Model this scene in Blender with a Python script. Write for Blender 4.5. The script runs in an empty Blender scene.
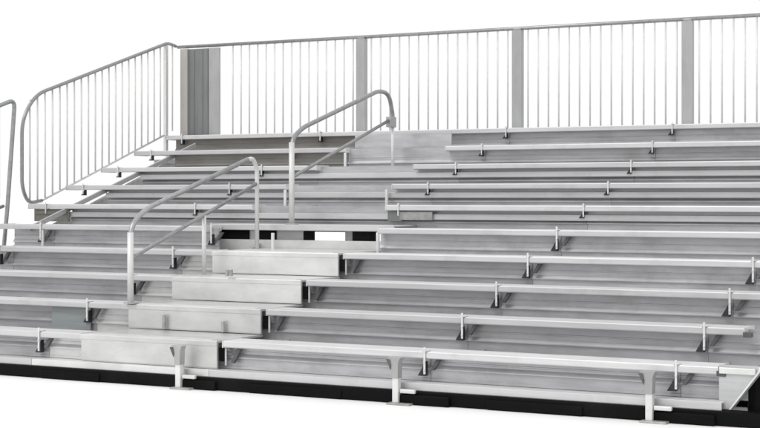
import bpy, bmesh, math, random
from mathutils import Vector
random.seed(7)
SC = bpy.context.scene
COL = SC.collection

# ---------------------------------------------------------------- materials
def material(name, col, rough=0.5, metal=0.0, var=0.12, stretch=(1, 1, 1), scale=6.0, spots=0.0, bump=0.0, dirt=(0.30, 0.29, 0.27)):
    m = bpy.data.materials.new(name); m.use_nodes = True
    nt = m.node_tree; N = nt.nodes; L = nt.links
    b = N['Principled BSDF']
    b.inputs['Roughness'].default_value = rough
    b.inputs['Metallic'].default_value = metal
    tc = N.new('ShaderNodeTexCoord'); mp = N.new('ShaderNodeMapping')
    mp.inputs['Scale'].default_value = stretch
    oi = N.new('ShaderNodeObjectInfo')
    add = N.new('ShaderNodeVectorMath'); add.operation = 'ADD'
    sc = N.new('ShaderNodeVectorMath'); sc.operation = 'SCALE'
    cx = N.new('ShaderNodeCombineXYZ')
    for k in range(3): L.new(oi.outputs['Random'], cx.inputs[k])
    L.new(cx.outputs[0], sc.inputs[0]); sc.inputs['Scale'].default_value = 37.0
    L.new(tc.outputs['Object'], add.inputs[0]); L.new(sc.outputs[0], add.inputs[1])
    L.new(add.outputs[0], mp.inputs['Vector'])
    n1 = N.new('ShaderNodeTexNoise'); n1.inputs['Scale'].default_value = scale
    n1.inputs['Detail'].default_value = 6; n1.inputs['Roughness'].default_value = 0.62
    L.new(mp.outputs[0], n1.inputs['Vector'])
    rp = N.new('ShaderNodeValToRGB')
    lo = [c * (1 - var) for c in col]; hi = [min(1, c * (1 + var)) for c in col]
    rp.color_ramp.elements[0].position = 0.3; rp.color_ramp.elements[0].color = (*lo, 1)
    rp.color_ramp.elements[1].position = 0.72; rp.color_ramp.elements[1].color = (*hi, 1)
    L.new(n1.outputs['Fac'], rp.inputs['Fac'])
    out = rp.outputs[0]
    # each piece of metal has its own slightly different tone
    hv = N.new('ShaderNodeHueSaturation'); mr = N.new('ShaderNodeMapRange')
    mr.inputs['To Min'].default_value = 1 - var * 0.8; mr.inputs['To Max'].default_value = 1 + var * 0.8
    L.new(oi.outputs['Random'], mr.inputs['Value']); L.new(mr.outputs[0], hv.inputs['Value'])
    L.new(out, hv.inputs['Color']); out = hv.outputs[0]
    if spots > 0:
        n2 = N.new('ShaderNodeTexNoise'); n2.inputs['Scale'].default_value = 2.3
        n2.inputs['Detail'].default_value = 9; n2.inputs['Roughness'].default_value = 0.7
        L.new(add.outputs[0], n2.inputs['Vector'])
        r2 = N.new('ShaderNodeValToRGB')
        r2.color_ramp.elements[0].position = 0.52; r2.color_ramp.elements[0].color = (0, 0, 0, 1)
        r2.color_ramp.elements[1].position = 0.78; r2.color_ramp.elements[1].color = (spots,) * 3 + (1,)
        L.new(n2.outputs['Fac'], r2.inputs['Fac'])
        mx = N.new('ShaderNodeMix'); mx.data_type = 'RGBA'
        L.new(r2.outputs[0], mx.inputs[0]); L.new(out, mx.inputs[6]); mx.inputs[7].default_value = (*dirt, 1)
        out = mx.outputs[2]
    L.new(out, b.inputs['Base Color'])
    ra = N.new('ShaderNodeMapRange'); ra.inputs['To Min'].default_value = max(0.05, rough - 0.12); ra.inputs['To Max'].default_value = min(1, rough + 0.15)
    L.new(n1.outputs['Fac'], ra.inputs['Value']); L.new(ra.outputs[0], b.inputs['Roughness'])
    if bump:
        bp = N.new('ShaderNodeBump'); bp.inputs['Strength'].default_value = bump; bp.inputs['Distance'].default_value = 0.01
        L.new(n1.outputs['Fac'], bp.inputs['Height']); L.new(bp.outputs[0], b.inputs['Normal'])
    return m

M = {}
M['seat'] = material('anodised_seat_aluminium', (0.59, 0.59, 0.60), 0.42, 0.25, 0.11, (0.5, 8, 8), 3, 0.4, 0.05)
M['foot'] = material('foot_plank_aluminium', (0.50, 0.505, 0.51), 0.48, 0.25, 0.10, (0.35, 9, 9), 3, 0.3, 0.05)
M['riser'] = material('riser_sheet_aluminium', (0.46, 0.46, 0.475), 0.42, 0.4, 0.20, (0.7, 4, 4), 2.8, 0.5, 0.10, (0.24, 0.235, 0.225))
M['riser_brown'] = material('brown_riser_sheet', (0.30, 0.288, 0.27), 0.5, 0.15, 0.2, (0.8, 4, 4), 2.8, 0.5, 0.1, (0.2, 0.19, 0.17))  # darker, browner sheet for the left risers of the top rows
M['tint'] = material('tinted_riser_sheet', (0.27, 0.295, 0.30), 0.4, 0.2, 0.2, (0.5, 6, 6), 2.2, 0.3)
M['step'] = material('pale_step_aluminium', (0.66, 0.665, 0.66), 0.36, 0.4, 0.16, (1.2, 3, 3), 1.6, 0.45, 0.06, (0.38, 0.375, 0.36))
M['bright'] = material('bright_aluminium', (0.72, 0.73, 0.72), 0.35, 0.2, 0.08, (2, 2, 2), 5)
M['rail'] = material('galvanised_rail', (0.36, 0.365, 0.37), 0.3, 0.6, 0.16, (3, 3, 3), 6)
M['bar'] = material('fence_bar_aluminium', (0.70, 0.70, 0.695), 0.45, 0.2, 0.08, (3, 3, 3), 6)
M['post'] = material('fence_post_channel', (0.38, 0.388, 0.385), 0.5, 0.15, 0.10, (3, 3, 1), 4, 0.2)
M['cream'] = material('cream_corner_post', (0.42, 0.40, 0.38), 0.55, 0.0, 0.08, (3, 3, 1), 4, 0.2)
M['grey'] = material('grey_sheet', (0.19, 0.20, 0.198), 0.5, 0.1, 0.12, (4, 4, 0.6), 4, 0.3, dirt=(0.25, 0.25, 0.24))
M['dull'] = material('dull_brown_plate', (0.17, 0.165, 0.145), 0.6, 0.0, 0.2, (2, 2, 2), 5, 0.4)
M['dark'] = material('dark_steel', (0.09, 0.092, 0.095), 0.6, 0.0, 0.3, (2, 2, 2), 6)
M['iron'] = material('dull_iron', (0.025, 0.026, 0.028), 0.6, 0.0, 0.4, (2, 2, 2), 9, 0.5, dirt=(0.12, 0.12, 0.115))
M['black'] = material('shade_black', (0.004, 0.0042, 0.0045), 0.7, 0.0, 0.4, (1, 3, 3), 5, 0.3, dirt=(0.02, 0.022, 0.02))  # near-black that stands for shade under the front row and in gaps
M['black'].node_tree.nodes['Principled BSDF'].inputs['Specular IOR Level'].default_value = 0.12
M['galv'] = material('galvanised_leg', (0.40, 0.405, 0.395), 0.5, 0.3, 0.2, (3, 3, 3), 8, 0.4)
M['ground'] = material('white_ground', (0.90, 0.90, 0.90), 0.9, 0.0, 0.01, (1, 1, 1), 2)

# ---------------------------------------------------------------- mesh helpers
class MB:
    def __init__(self): self.bm = bmesh.new()
    def box(self, x0, x1, y0, y1, z0, z1, bev=0.0):
        tmp = bmesh.new()
        bmesh.ops.create_cube(tmp, size=1)
        for v in tmp.verts:
            v.co = Vector(((x0 + x1) / 2 + v.co.x * (x1 - x0), (y0 + y1) / 2 + v.co.y * (y1 - y0), (z0 + z1) / 2 + v.co.z * (z1 - z0)))
        if bev: bmesh.ops.bevel(tmp, geom=tmp.edges[:], offset=bev, segments=2, affect='EDGES', profile=0.5)
        self.merge(tmp); return self
    def merge(self, tmp):
        me = bpy.data.meshes.new('t'); tmp.to_mesh(me); tmp.free(); self.bm.from_mesh(me); bpy.data.meshes.remove(me)
    def prism(self, prof, x0, x1):          # a profile in (y, z) run along x
        a = [self.bm.verts.new((x0, y, z)) for y, z in prof]
        b = [self.bm.verts.new((x1, y, z)) for y, z in prof]
        n = len(prof)
        fs = [self.bm.faces.new(a), self.bm.faces.new(b[::-1])]
        for i in range(n): fs.append(self.bm.faces.new((a[i], b[i], b[(i + 1) % n], a[(i + 1) % n])))
        bmesh.ops.recalc_face_normals(self.bm, faces=fs); return self
    def plate_x(self, prof, x0, x1): return self.prism(prof, x0, x1)
    def plate_y(self, prof, y0, y1):        # a profile in (x, z) run along y
        a = [self.bm.verts.new((x, y0, z)) for x, z in prof]
        b = [self.bm.verts.new((x, y1, z)) for x, z in prof]
        n = len(prof)
        fs = [self.bm.faces.new(a), self.bm.faces.new(b[::-1])]
        for i in range(n): fs.append(self.bm.faces.new((a[i], b[i], b[(i + 1) % n], a[(i + 1) % n])))
        bmesh.ops.recalc_face_normals(self.bm, faces=fs); return self
    def tube(self, pts, r, seg=12):
        pts = [Vector(p) for p in pts]; rings = []
        up = Vector((1, 0, 0))
        for i, p in enumerate(pts):
            if i == 0: t = pts[1] - p
            elif i == len(pts) - 1: t = p - pts[i - 1]
            else: t = (pts[i + 1] - p).normalized() + (p - pts[i - 1]).normalized()
            t.normalize()
            u = up if abs(t.dot(up)) < 0.9 else Vector((0, 0, 1))
            a = t.cross(u).normalized(); b = t.cross(a).normalized()
            rings.append([self.bm.verts.new(p + (a * math.cos(q) + b * math.sin(q)) * r) for q in [2 * math.pi * k / seg for k in range(seg)]])
        fs = []
        for A, B in zip(rings, rings[1:]):
            for k in range(seg): fs.append(self.bm.faces.new((A[k], A[(k + 1) % seg], B[(k + 1) % seg], B[k])))
        fs.append(self.bm.faces.new(rings[0][::-1])); fs.append(self.bm.faces.new(rings[-1]))
        bmesh.ops.recalc_face_normals(self.bm, faces=fs)
        for f in fs[:-2]: f.smooth = True
        return self
    def build(self, name, mat, parent=None):
        me = bpy.data.meshes.new(name)
        if parent is not None:
            off = parent_world(parent)
            bmesh.ops.translate(self.bm, verts=self.bm.verts[:], vec=-off)
        self.bm.to_mesh(me); self.bm.free()
        me.materials.append(M[mat])
        o = bpy.data.objects.new(name, me); COL.objects.link(o)
        if parent is not None: o.parent = parent
        return o

def parent_world(o):
    v = Vector((0, 0, 0))
    while o is not None: v += o.location; o = o.parent
    return v
def empty(name, loc, label, cat, group=None):
    o = bpy.data.objects.new(name, None); COL.objects.link(o); o.location = loc
    o['label'] = label; o['category'] = cat
    if group: o['group'] = group
    return o
def smooth_path(pts, n=6):                  # rounds the corners of a polyline (Catmull-Rom)
    P = [Vector(p) for p in pts]; P = [P[0] * 2 - P[1]] + P + [P[-1] * 2 - P[-2]]; out = []
    for i in range(1, len(P) - 2):
        for k in range(n):
            t = k / n
            out.append(0.5 * ((2 * P[i]) + (P[i + 1] - P[i - 1]) * t + (2 * P[i - 1] - 5 * P[i] + 4 * P[i + 1] - P[i + 2]) * t * t + (3 * P[i] - P[i - 1] - 3 * P[i + 1] + P[i + 2]) * t ** 3))
    out.append(P[-2]); return out
def bend(pts, rad, n=6):                    # straight runs with rounded bends
    P = [Vector(p) for p in pts]; out = [P[0]]
    for i in range(1, len(P) - 1):
        a, c = P[i - 1] - P[i], P[i + 1] - P[i]
        r = min(rad, a.length * .48, c.length * .48)
        A = P[i] + a.normalized() * r; B = P[i] + c.normalized() * r
        for k in range(n + 1):
            t = k / n; out.append(A * (1 - t) ** 2 + P[i] * 2 * t * (1 - t) + B * t * t)
    out.append(P[-1]); return out

# ---------------------------------------------------------------- dimensions (metres)
S = 1.8332; XL = -4.466; D = 0.61; R = 0.2028; YB = 5.77
def seat_z(k): return 0.425 + R * (k - 1)
def seat_y(k): return D * (k - 1)
GZ = .055
AL, AR = -1.25, 0.11                        # the stair aisle, lower half
XR = 3.945

# ---------------------------------------------------------------- ground
g = MB(); g.bm.faces.new([g.bm.verts.new(p) for p in ((-900, -300, GZ), (900, -300, GZ), (900, 1500, GZ), (-900, 1500, GZ))])
go = g.build('ground', 'ground'); go['kind'] = 'structure'

# ---------------------------------------------------------------- the bleacher
BL = empty('bleacher', (0, 2.6, GZ), 'long ten-row aluminium bleacher with bare plank seats and a stair aisle', 'bleacher')

def seat_profile(y, z):
    p = [(y + .004, z - .050), (y, z - .044), (y, z - .008), (y + .003, z - .002), (y + .009, z)]
    yy = y + .03
    while yy < y + .235:                    # shallow anti-slip grooves along the plank
        p += [(yy, z), (yy + .003, z - .004), (yy + .010, z - .004), (yy + .013, z)]
        yy += .034
    p += [(y + .246, z), (y + .25, z - .004), (y + .25, z - .050), (y + .242, z - .050), (y + .242, z - .010), (y + .012, z - .010), (y + .012, z - .050)]
    return p
def foot_profile(y0, y1, z):
    p = [(y0 + .003, z - .055), (y0, z - .050), (y0, z - .004), (y0 + .004, z)]
    yy = y0 + .03
    while yy < y1 - .03:
        p += [(yy, z), (yy + .003, z - .004), (yy + .012, z - .004), (yy + .015, z)]
        yy += .04
    p += [(y1, z), (y1, z - .03), (y1 - .01, z - .03), (y1 - .01, z - .012), (y0 + .012, z - .012), (y0 + .012, z - .055)]
    return p
def riser_profile(y, z0, z1):
    h = z1 - z0
    p = [(y - .004, z0), (y - .004, z0 + .018), (y, z0 + .022), (y, z0 + h * .38), (y - .020, z0 + h * .38 + .004), (y - .020, z0 + h * .38 + .012), (y - .003, z0 + h * .38 + .036), (y, z0 + h * .38 + .037),
         (y, z0 + h * .62), (y - .003, z0 + h * .62 + .003), (y - .003, z0 + h * .62 + .010), (y, z0 + h * .62 + .013),
         (y, z1), (y + .012, z1), (y + .012, z0)]
    return p

seat_runs = {}
for k in range(1, 11):
    if k == 10: seat_runs[k] = [(XL, XR)]
    else:
        le = XL if k != 5 else -4.33
        lr = AL if k <= 4 else (-1.74 if k == 5 else -1.62)
        rl = {6: -0.14, 7: -0.40, 8: -0.48, 9: -0.423}.get(k, AR)
        seat_runs[k] = [(le, lr), (rl, XR)]
    for x0, x1 in seat_runs[k]:
        y, z = seat_y(k), seat_z(k)
        so = MB().prism(seat_profile(y, z), x0 + .006, x1 - .006).build('seat', 'seat', BL)
        for xe, sgn in ((x0, 1), (x1, -1)):
            c = MB(); xa, xb = sorted((xe, xe + sgn * .005))
            c.box(xa, xb, y - .003, y + .253, z - .053, z + .003)
            c.build('end_cap', 'bright', so)

for k in range(1, 11):
    x0 = -4.2 if k <= 5 else (-3.95 if k <= 9 else -4.38)
    x1 = 4.22
    z = seat_z(k) - R - (.06 if k == 6 else .095)
    y0 = seat_y(k - 1) + .27; y1 = seat_y(k) + .088
    if k == 1: y0 = -.05; z = .205
    if k in (7, 8, 9): y0 = seat_y(k - 1) + .05; z += .015
    fr = [(x0, x1)] if k != 10 else [(x0, -1.63), (-.44, x1)]
    if k == 1: fr = [(x0, -1.72), (-1.716, .02), (.024, 3.98)]
    if k == 6: fr = [(x0, -1.885), (AR + .03, x1)]
    for a, b in fr: MB().prism(foot_profile(y0, y1, z), a, b).build('foot_plank', 'step' if a == -1.716 else ('riser' if k == 10 else 'seat'), BL)
    rz0, rz1 = z + .002, seat_z(k) - .012
    yr = seat_y(k) + .095
    if k == 5: runs = [(x0, -1.66), (AR - .02, x1)]
    elif k == 10: runs = [(x0, x1)]
    else: runs = [(x0, x1)]
    for a, b in runs:
        # sheets about one bay long, butted with a hair gap
        cuts = [a] + [q for q in ((-2 * S, -S + .18, 0, S, 2 * S) if k < 9 else (-1.64, 0, S, 2 * S)) if a + .3 < q < b - .3] + [b]
        for p, q in zip(cuts, cuts[1:]):
            MB().prism(riser_profile(yr, rz0, rz1), p + .002, q - .002).build('riser', 'riser_brown' if k >= 9 and q < -1.5 else ('step' if k <= 4 and abs(p + S - .18) < .01 else 'riser'), BL)
# grey wall that closes the head of the aisle
MB().box(-1.62, -.45, 5.085, 5.10, seat_z(8) - .06 + .003, seat_z(10) - .055).build('aisle_end_panel', 'riser', BL)
# darker sheet beside the aisle and the brownish end plate under the left guard fence
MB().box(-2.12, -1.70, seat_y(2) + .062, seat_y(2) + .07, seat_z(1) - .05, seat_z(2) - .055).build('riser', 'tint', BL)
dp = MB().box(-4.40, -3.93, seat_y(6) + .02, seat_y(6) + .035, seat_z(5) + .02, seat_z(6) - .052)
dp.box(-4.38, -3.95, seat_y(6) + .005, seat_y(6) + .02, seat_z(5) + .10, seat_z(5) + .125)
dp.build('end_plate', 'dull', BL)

# lower aisle: closed pale steps
for k in range(1, 5):
    y, z = seat_y(k), seat_z(k)
    zb = seat_z(k - 1) + .002 if k > 1 else .208
    st = MB().prism([(y + .004, zb), (y, zb + .01), (y, z - .045), (y - .004, z - .042), (y - .004, z - .010), (y - .001, z - .004), (y + .004, z - .004),
                     (y + D + (.26 if k == 4 else .03), z - .004), (y + D + (.26 if k == 4 else .03), z - .02), (y + .02, z - .02), (y + .02, zb)], AL + .002, AR - .050).build('aisle_step', 'step', BL)
    n = MB()
    for j in range(3): n.box(AL + .05, AR - .11, y + .02 + j * .035, y + .04 + j * .035, z - .004, z + .001)
    n.build('tread_strip', 'bright', st)
# small uprights and clips on the steps
for (x, y, z0, z1) in ((-.86, seat_y(2) - .03, .43, .55), (-.62, seat_y(3) - .02, .845, .90), (-.66, seat_y(3) - .02, .845, .90), (-.28, seat_y(2) - .03, .43, .52)):
    MB().box(x - .012, x + .012, y - .012, y + .012, z0, z1, .003).build('clip', 'galv', BL)
# black boxes stand in for the shaded interior behind the mid-aisle open riser
LZ = seat_z(5) + .018                       # landing board above the open riser
MB().prism(foot_profile(seat_y(5) + .27, seat_y(6) + .088, LZ), -1.88, AR + .025).build('foot_plank', 'seat', BL)
for a, b in ((-1.86, -1.48), (-1.36, -1.17), (-.86, -.79), (-.33, -.13)): MB().box(a, b, 2.76, 2.86, seat_z(4) - .02, LZ - .058, .004).build('gap_shade', 'black', BL)
MB().box(-1.168, -.862, 2.78, 2.80, seat_z(4) - .02, LZ - .058).build('hinge_cover', 'riser', BL)
MB().box(-1.478, -1.362, 2.785, 2.80, seat_z(4) - .02, LZ - .058).build('hinge_cover', 'step', BL)
MB().box(-.42, -.335, 2.785, 2.80, seat_z(4) - .02, LZ - .058).build('hinge_cover', 'galv', BL)
MB().box(-1.88, AR, 2.715, 2.735, seat_z(4) - .08, LZ - .145).build('landing_riser', 'step', BL)

# seat brackets: upright strap, dark wedge on its left, dark brace on its right
def make_bracket():
    b = MB().box(-.008, .008, -.012, -.004, -.16, .03, .002)
    b.box(-.018, .018, -.010, .06, .0015, .006)
    b.box(-.006, .006, -.018, -.0115, -.08, -.068, .002).box(-.006, .006, -.018, -.0115, -.14, -.128, .002)
    return b
proto_b = proto_w = proto_d = None
def bracket(x, k, both=True):
    global proto_b, proto_w, proto_d
    loc = Vector((x, seat_y(k), seat_z(k))) - BL.location
    if proto_b is None:
        proto_b = make_bracket().build('seat_bracket', 'bright')
        proto_w = MB().plate_y([(-.075, -.178), (-.016, -.178), (-.016, -.075), (-.04, -.12)], .035, .075).build('wedge', 'iron', None)
        proto_d = MB().plate_y([(.025, -.135), (.05, -.135), (.105, -.058), (.07, -.058)], .03, .06).build('brace', 'dark', None)
        o, w, d = proto_b, proto_w, proto_d
    else:
        o, w, d = proto_b.copy(), proto_w.copy(), proto_d.copy()
        for q in (o, w, d): COL.objects.link(q)
    o.parent = BL; o.location = loc; w.parent = o
    if k >= 6: bpy.data.objects.remove(d)
    else: d.parent = o
    return o
for k in range(1, 11):
    for x in (S, 2 * S): bracket(x, k)
    if k <= 5: bracket(-1.68, k)
    bracket(-2 * S - .1 if k <= 5 else -4.22, k)
    if k >= 6: bracket(.0, k); bracket(-2.3, k)
for q in BL.children:
    if q.name.startswith('seat_bracket') and q.location.z + GZ > seat_z(6) - .01: q.scale = (.8, 1, .62)
# open seat ends beside the aisle: a black plate as the slot's inner shade, an upright strap
for k in range(1, 5):
    e = MB().box(AR - .048, AR - .001, seat_y(k) + .03, seat_y(k) + .05, seat_z(k) - .160, seat_z(k) - .055).build('slot_shade', 'black', BL)
    MB().box(AR + .002, AR + .018, seat_y(k) + .03, seat_y(k) + .04, seat_z(k) - .19, seat_z(k) - .052, .002).build('strap', 'foot', e)
    MB().plate_y([(.05 + AR, seat_z(k) - .17), (.075 + AR, seat_z(k) - .17), (.14 + AR, seat_z(k) - .06), (.10 + AR, seat_z(k) - .06)], seat_y(k) + .04, seat_y(k) + .07).build('brace', 'dark', e)
for x, k in ((-.46, 7), (AR, 5), (-1.0, 5), (-3.75, 5), (-1.63, 9), (-1.63, 7)):
    MB().box(x - .014, x + .014, seat_y(k) + .0, seat_y(k) + .02, seat_z(k) - R - .03, seat_z(k) - .055, .003).build('upright', 'bright', BL)
MB().box(-.13, .02, seat_y(6) + .03, seat_y(6) + .08, seat_z(6) - .15, seat_z(6) - .055).build('hinge_block', 'grey', BL)
MB().box(.0, .34, seat_y(6) + .02, seat_y(6) + .03, seat_z(6) - .14, seat_z(6) - .06, .004).build('hinge_block', 'galv', BL)

# sloping stringers and the legs that carry the back
for x in (-4.2, -2 * S + .6, -S + .5, .25, S + .12, 2 * S + .12):
    s = MB().prism([(.1, .15), (.3, .15), (5.55, 1.86), (5.55, 2.05), (5.35, 1.98), (.1, .18)], x - .025, x + .025).build('stringer', 'galv', BL)
    MB().box(x - .03, x + .03, 5.40, 5.46, GZ, 1.9).build('rear_leg', 'galv', s)

# pale stringer along the left ends of the upper foot planks
MB().prism([(2.50, seat_z(5) - .02), (2.50, seat_z(5) - .07), (5.40, seat_z(5) - .10 + R / D * 2.9), (5.40, seat_z(5) - .05 + R / D * 2.9)], -3.98, -3.955).build('stringer', 'foot', BL)
# front lip and a solid black base standing in for the shadow beneath
MB().box(-4.2, 3.97, -.038, -.03, .158, .19).build('front_lip', 'foot', BL)
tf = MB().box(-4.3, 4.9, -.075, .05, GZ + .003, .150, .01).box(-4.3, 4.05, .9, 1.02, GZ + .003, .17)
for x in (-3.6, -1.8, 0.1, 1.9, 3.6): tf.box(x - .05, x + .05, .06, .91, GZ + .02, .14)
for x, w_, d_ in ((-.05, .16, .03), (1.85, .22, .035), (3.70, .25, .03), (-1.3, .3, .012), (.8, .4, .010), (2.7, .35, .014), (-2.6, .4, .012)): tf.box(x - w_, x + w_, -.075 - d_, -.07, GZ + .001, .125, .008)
tf.build('shadow_base', 'black', BL)
# right end: slanted end plate, black end of the base
ep = MB().plate_y([(3.95, .16), (4.02, .16), (4.212, .415), (4.212, .44), (3.95, .44)], .0, .012).build('end_plate', 'foot', BL)
MB().plate_y([(4.021, .158), (4.034, .160), (4.226, .413), (4.226, .442), (4.213, .442), (4.213, .4145)], -.03, .05).build('end_trim', 'bright', ep)
MB().box(3.955, 4.19, -.02, -.001, .385, .425, .004).build('end_rib', 'bright', ep)
for k in (1, 2): MB().box(XR - .01, XR + .05, seat_y(k) - .012, seat_y(k) + .03, seat_z(k) - .06, seat_z(k) - .025, .004).build('end_clip', 'dark', BL)
eb = MB().box(4.10, 4.9, .055, .60, GZ + .02, .43, .07)
eb.build('shadow_base', 'black', BL)

# jack legs along the front
def jack_leg(x):
    l = MB().box(x - .022, x + .026, -.135, -.085, GZ + .012, .29, .006)
    o = l.build('jack_leg', 'bright', BL)
    MB().plate_y([(x - .058, .385), (x + .045, .385), (x + .030, .35), (x + .027, .24), (x - .023, .24), (x - .028, .35)], -.142, -.078).build('leg_head', 'post', o)
    MB().plate_y([(x - .062, .372), (x - .034, .372), (x - .024, .33), (x - .028, .30)], -.150, -.1425).build('leg_gusset', 'dark', o)
    MB().plate_x([(-.09, GZ + .05), (-.06, .26), (-.075, .29), (-.094, .11)], x - .014, x + .014).build('leg_brace', 'galv', o)
    MB().box(x - .05, x + .13, -.17, -.055, GZ, GZ + .014, .003).build('foot_pad', 'galv', o)
    MB().box(x + .028, x + .15, -.12, -.09, .135, .165, .008).build('crank_bar', 'bright', o)
for x in (-.21, 1.663, 3.523): jack_leg(x)

# ---------------------------------------------------------------- guard fences
RT = 3.335
BF = empty('guard_fence', (0, YB, seat_z(10)), 'long straight guard fence of thin upright bars behind the top row of the bleacher', 'fence', 'guard fences on the bleacher')
MB().tube(bend([(XL - .02, YB, RT), (4.4, YB, RT)], .1), .020).build('top_rail', 'rail', BF)
MB().box(XL, 4.4, YB - .015, YB + .015, seat_z(10) - .03, seat_z(10) + .008).build('bottom_rail', 'bar', BF)
MB().box(XL, 4.4, seat_y(10) + .252, YB - .02, seat_z(10) - .05, seat_z(10) - .004).build('deck_board', 'seat', BF)
posts_x = (-1.917, .015, 1.906, 3.80)
first = None
for x in posts_x:
    p = MB().prism([(YB - .04, seat_z(10) - .3), (YB + .03, seat_z(10) - .3), (YB + .03, RT - .02), (YB - .04, RT - .02)], x - .055, x + .055)
    po = p.build('post', 'post', BF)
    MB().box(x - .045, x + .045, YB - .025, YB + .025, RT - .021, RT + .0, .004).build('post_cap', 'rail', po)
bar = None
edges = [-3.80] + list(posts_x)
for a, b in zip(edges, edges[1:]):
    n = 15
    for i in range(1, n + 1):
        x = a + (b - a) * i / (n + 1)
        if bar is None:
            bar = MB().tube([(0, 0, 0), (0, 0, RT - seat_z(10) - .01)], .0095, 8).build('baluster', 'bar'); o = bar
        else:
            o = bar.copy(); COL.objects.link(o)
        o.parent = BF; o.location = (x, 0, 0)
for i in range(1, 5):
    o = bar.copy(); COL.objects.link(o); o.parent = BF; o.location = (3.80 + i * .122, 0, 0)
cp = MB().box(-4.02, -3.87, YB - .02, YB + .015, seat_z(10), RT - .03).build('corner_sheet', 'post', BF)
c2 = MB().box(-4.30, -4.025, YB - .03, YB + .02, seat_z(10) - .02, RT - .035)
for x in (-4.22, -4.10): c2.box(x - .006, x + .006, YB - .036, YB - .0305, seat_z(10), RT - .05)
c2.build('corner_sheet', 'grey', BF)
MB().box(-4.41, -4.305, YB - .06, YB + .03, seat_z(10) - .3, RT - .03, .008).build('corner_post', 'cream', BF)

XF = XL - .03
def slope_z(y): return seat_z(1) + R / D * y
LF = empty('guard_fence', (XF, 4.4, slope_z(4.4)), 'sloping guard fence of thin bars closing the left end beside the upper rows', 'fence', 'guard fences on the bleacher')
path = bend([(XF, 5.74, 3.345), (XF, 5.58, 3.372), (XF, 3.20, 2.615), (XF, 2.985, 2.34), (XF, 2.985, 1.62), (XF, 3.08, 1.445), (XF, 3.30, 1.475)], .28, 8)
MB().tube(path, .020).build('rail_loop', 'rail', LF)
MB().tube([(XF, 3.30, 1.475), (XF, 5.50, slope_z(5.50))], .012).build('bottom_rail', 'bar', LF)
y = 3.11
while y < 5.72:
    zt = min(3.37, 2.615 + (y - 3.2) * (3.372 - 2.615) / 2.38) - (.03 if y < 3.2 else 0)
    zb = max(1.47, 1.50 + (y - 3.35) * (slope_z(5.5) - 1.5) / 2.15)
    o = MB().tube([(XF, y, zb), (XF, y, zt)], .0095, 8).build('baluster', 'bar', LF)
    y += .122
MB().box(XF - .02, XF + .02, 5.52, 5.56, 2.0, 3.34).build('post', 'bar', LF)

PF = empty('guard_fence', (XF, 1.6, slope_z(1.6)), 'part of a lower sloping guard fence cut off by the left edge of the photo', 'fence', 'guard fences on the bleacher')
path = bend([(XF, 2.70, .95), (XF, 2.76, 1.40), (XF, 2.875, 2.545), (XF, .6, 1.80), (XF, .42, 1.55), (XF, .42, .62)], .10, 6)
MB().tube(path, .023).build('rail_loop', 'rail', PF)
MB().tube([(XF, .44, .74), (XF, 2.70, 1.42)], .018).build('bottom_rail', 'rail', PF)
y = .56
while y < 2.72:
    o = MB().tube([(XF, y, .74 + (y - .44) * .68 / 2.26), (XF, y, min(2.52, 1.80 + (y - .6) * .745 / 2.275))], .0095, 8).build('baluster', 'bar', PF)
    y += .122

# ---------------------------------------------------------------- handrails
X1 = -1.22
H1 = empty('handrail', (X1, .62, seat_z(2)), 'lower looped handrail with a mid rail standing along the lower aisle steps', 'handrail', 'aisle handrails')
MB().tube(bend([(X1, .60, seat_z(2)), (X1, .60, 1.275), (X1, .80, 1.41), (X1, 2.36, 1.862)], .16, 8), .022).build('top_rail', 'rail', H1)
MB().tube([(X1, .60, seat_z(2)), (X1, .60, 1.22)], .0265).build('front_post', 'bright', H1)
MB().tube(bend([(X1, .61, 1.005), (X1, 2.50, 1.635)], .1), .017).build('mid_rail', 'rail', H1)
MB().tube([(X1, 1.66, seat_z(3)), (X1, 1.66, 1.352)], .02).build('mid_post', 'bright', H1)
MB().tube(bend([(X1, 2.52, seat_z(4)), (X1, 2.52, 1.78), (X1, 2.45, 1.875), (X1, 2.36, 1.862)], .1), .02).build('rear_post', 'bright', H1)
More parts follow.
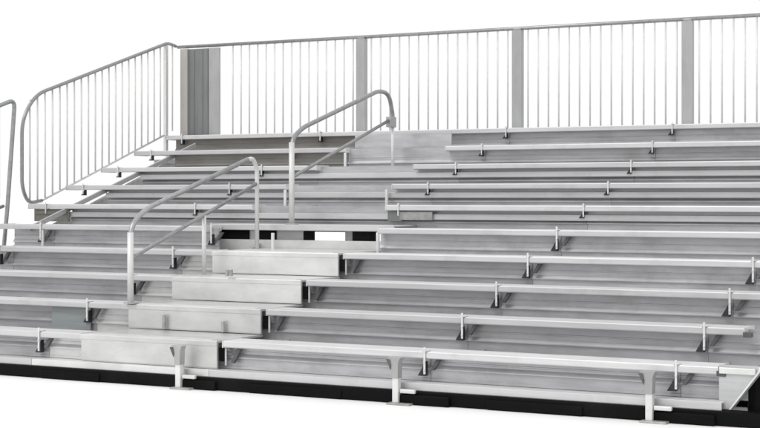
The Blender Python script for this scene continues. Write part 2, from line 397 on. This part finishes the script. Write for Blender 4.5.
MB().box(X1 - .05, X1 + .05, .57, .66, seat_z(2), seat_z(2) + .012).build('base_plate', 'galv', H1)

X2 = -1.0; zf = LZ
H2 = empty('handrail', (X2, 2.79, zf), 'upper looped handrail with a mid rail reaching the top rows below the back fence', 'handrail', 'aisle handrails')
MB().tube(bend([(X2, 2.78, zf), (X2, 2.78, 2.06), (X2, 2.97, 2.175), (X2, 4.50, 2.622), (X2, 4.72, 2.60), (X2, 4.80, 2.38), (X2, 4.80, 2.30)], .17, 8), .022).build('top_rail', 'rail', H2)
MB().tube([(X2, 2.78, zf), (X2, 2.78, 2.03)], .0265).build('front_post', 'bright', H2)
MB().tube(bend([(X2, 2.79, 1.70), (X2, 4.79, 2.345)], .1), .017).build('mid_rail', 'rail', H2)
MB().tube([(X2, 4.80, seat_z(8) - .06), (X2, 4.80, 2.32)], .017).build('rear_post', 'bright', H2)
MB().box(X2 - .03, X2 + .03, 4.70, 4.83, 2.25, 2.36, .006).build('joint_plate', 'post', H2)
MB().box(X2 - .05, X2 + .05, 2.74, 2.83, zf, zf + .012).build('base_plate', 'galv', H2)

# ---------------------------------------------------------------- light, sky, camera
w = bpy.data.worlds.new('World'); SC.world = w; w.use_nodes = True
bg = w.node_tree.nodes['Background']; bg.inputs['Color'].default_value = (1, 1, 1, 1); bg.inputs['Strength'].default_value = 1.0
sun = bpy.data.lights.new('sun', 'SUN'); sun.energy = 1.0; sun.angle = math.radians(25); sun.color = (1, .985, .96)
so = bpy.data.objects.new('sun', sun); COL.objects.link(so); so.rotation_euler = (math.radians(42), 0, math.radians(-20))
so.location = (0, -10, 12)
cam = bpy.data.cameras.new('camera'); co = bpy.data.objects.new('camera', cam); COL.objects.link(co)
co.location = (6.9184, -9.9607, 1.5175); co.rotation_euler = (math.pi / 2, 0, .5004)
cam.sensor_width = 36; cam.lens = 36 * 1584.8 / 760; cam.shift_y = -(214 - 196.66) / 760
cam.clip_end = 5000
SC.camera = co
vs = SC.view_settings; vs.view_transform = 'Standard'; vs.look = 'None'; vs.exposure = 0; vs.gamma = 1
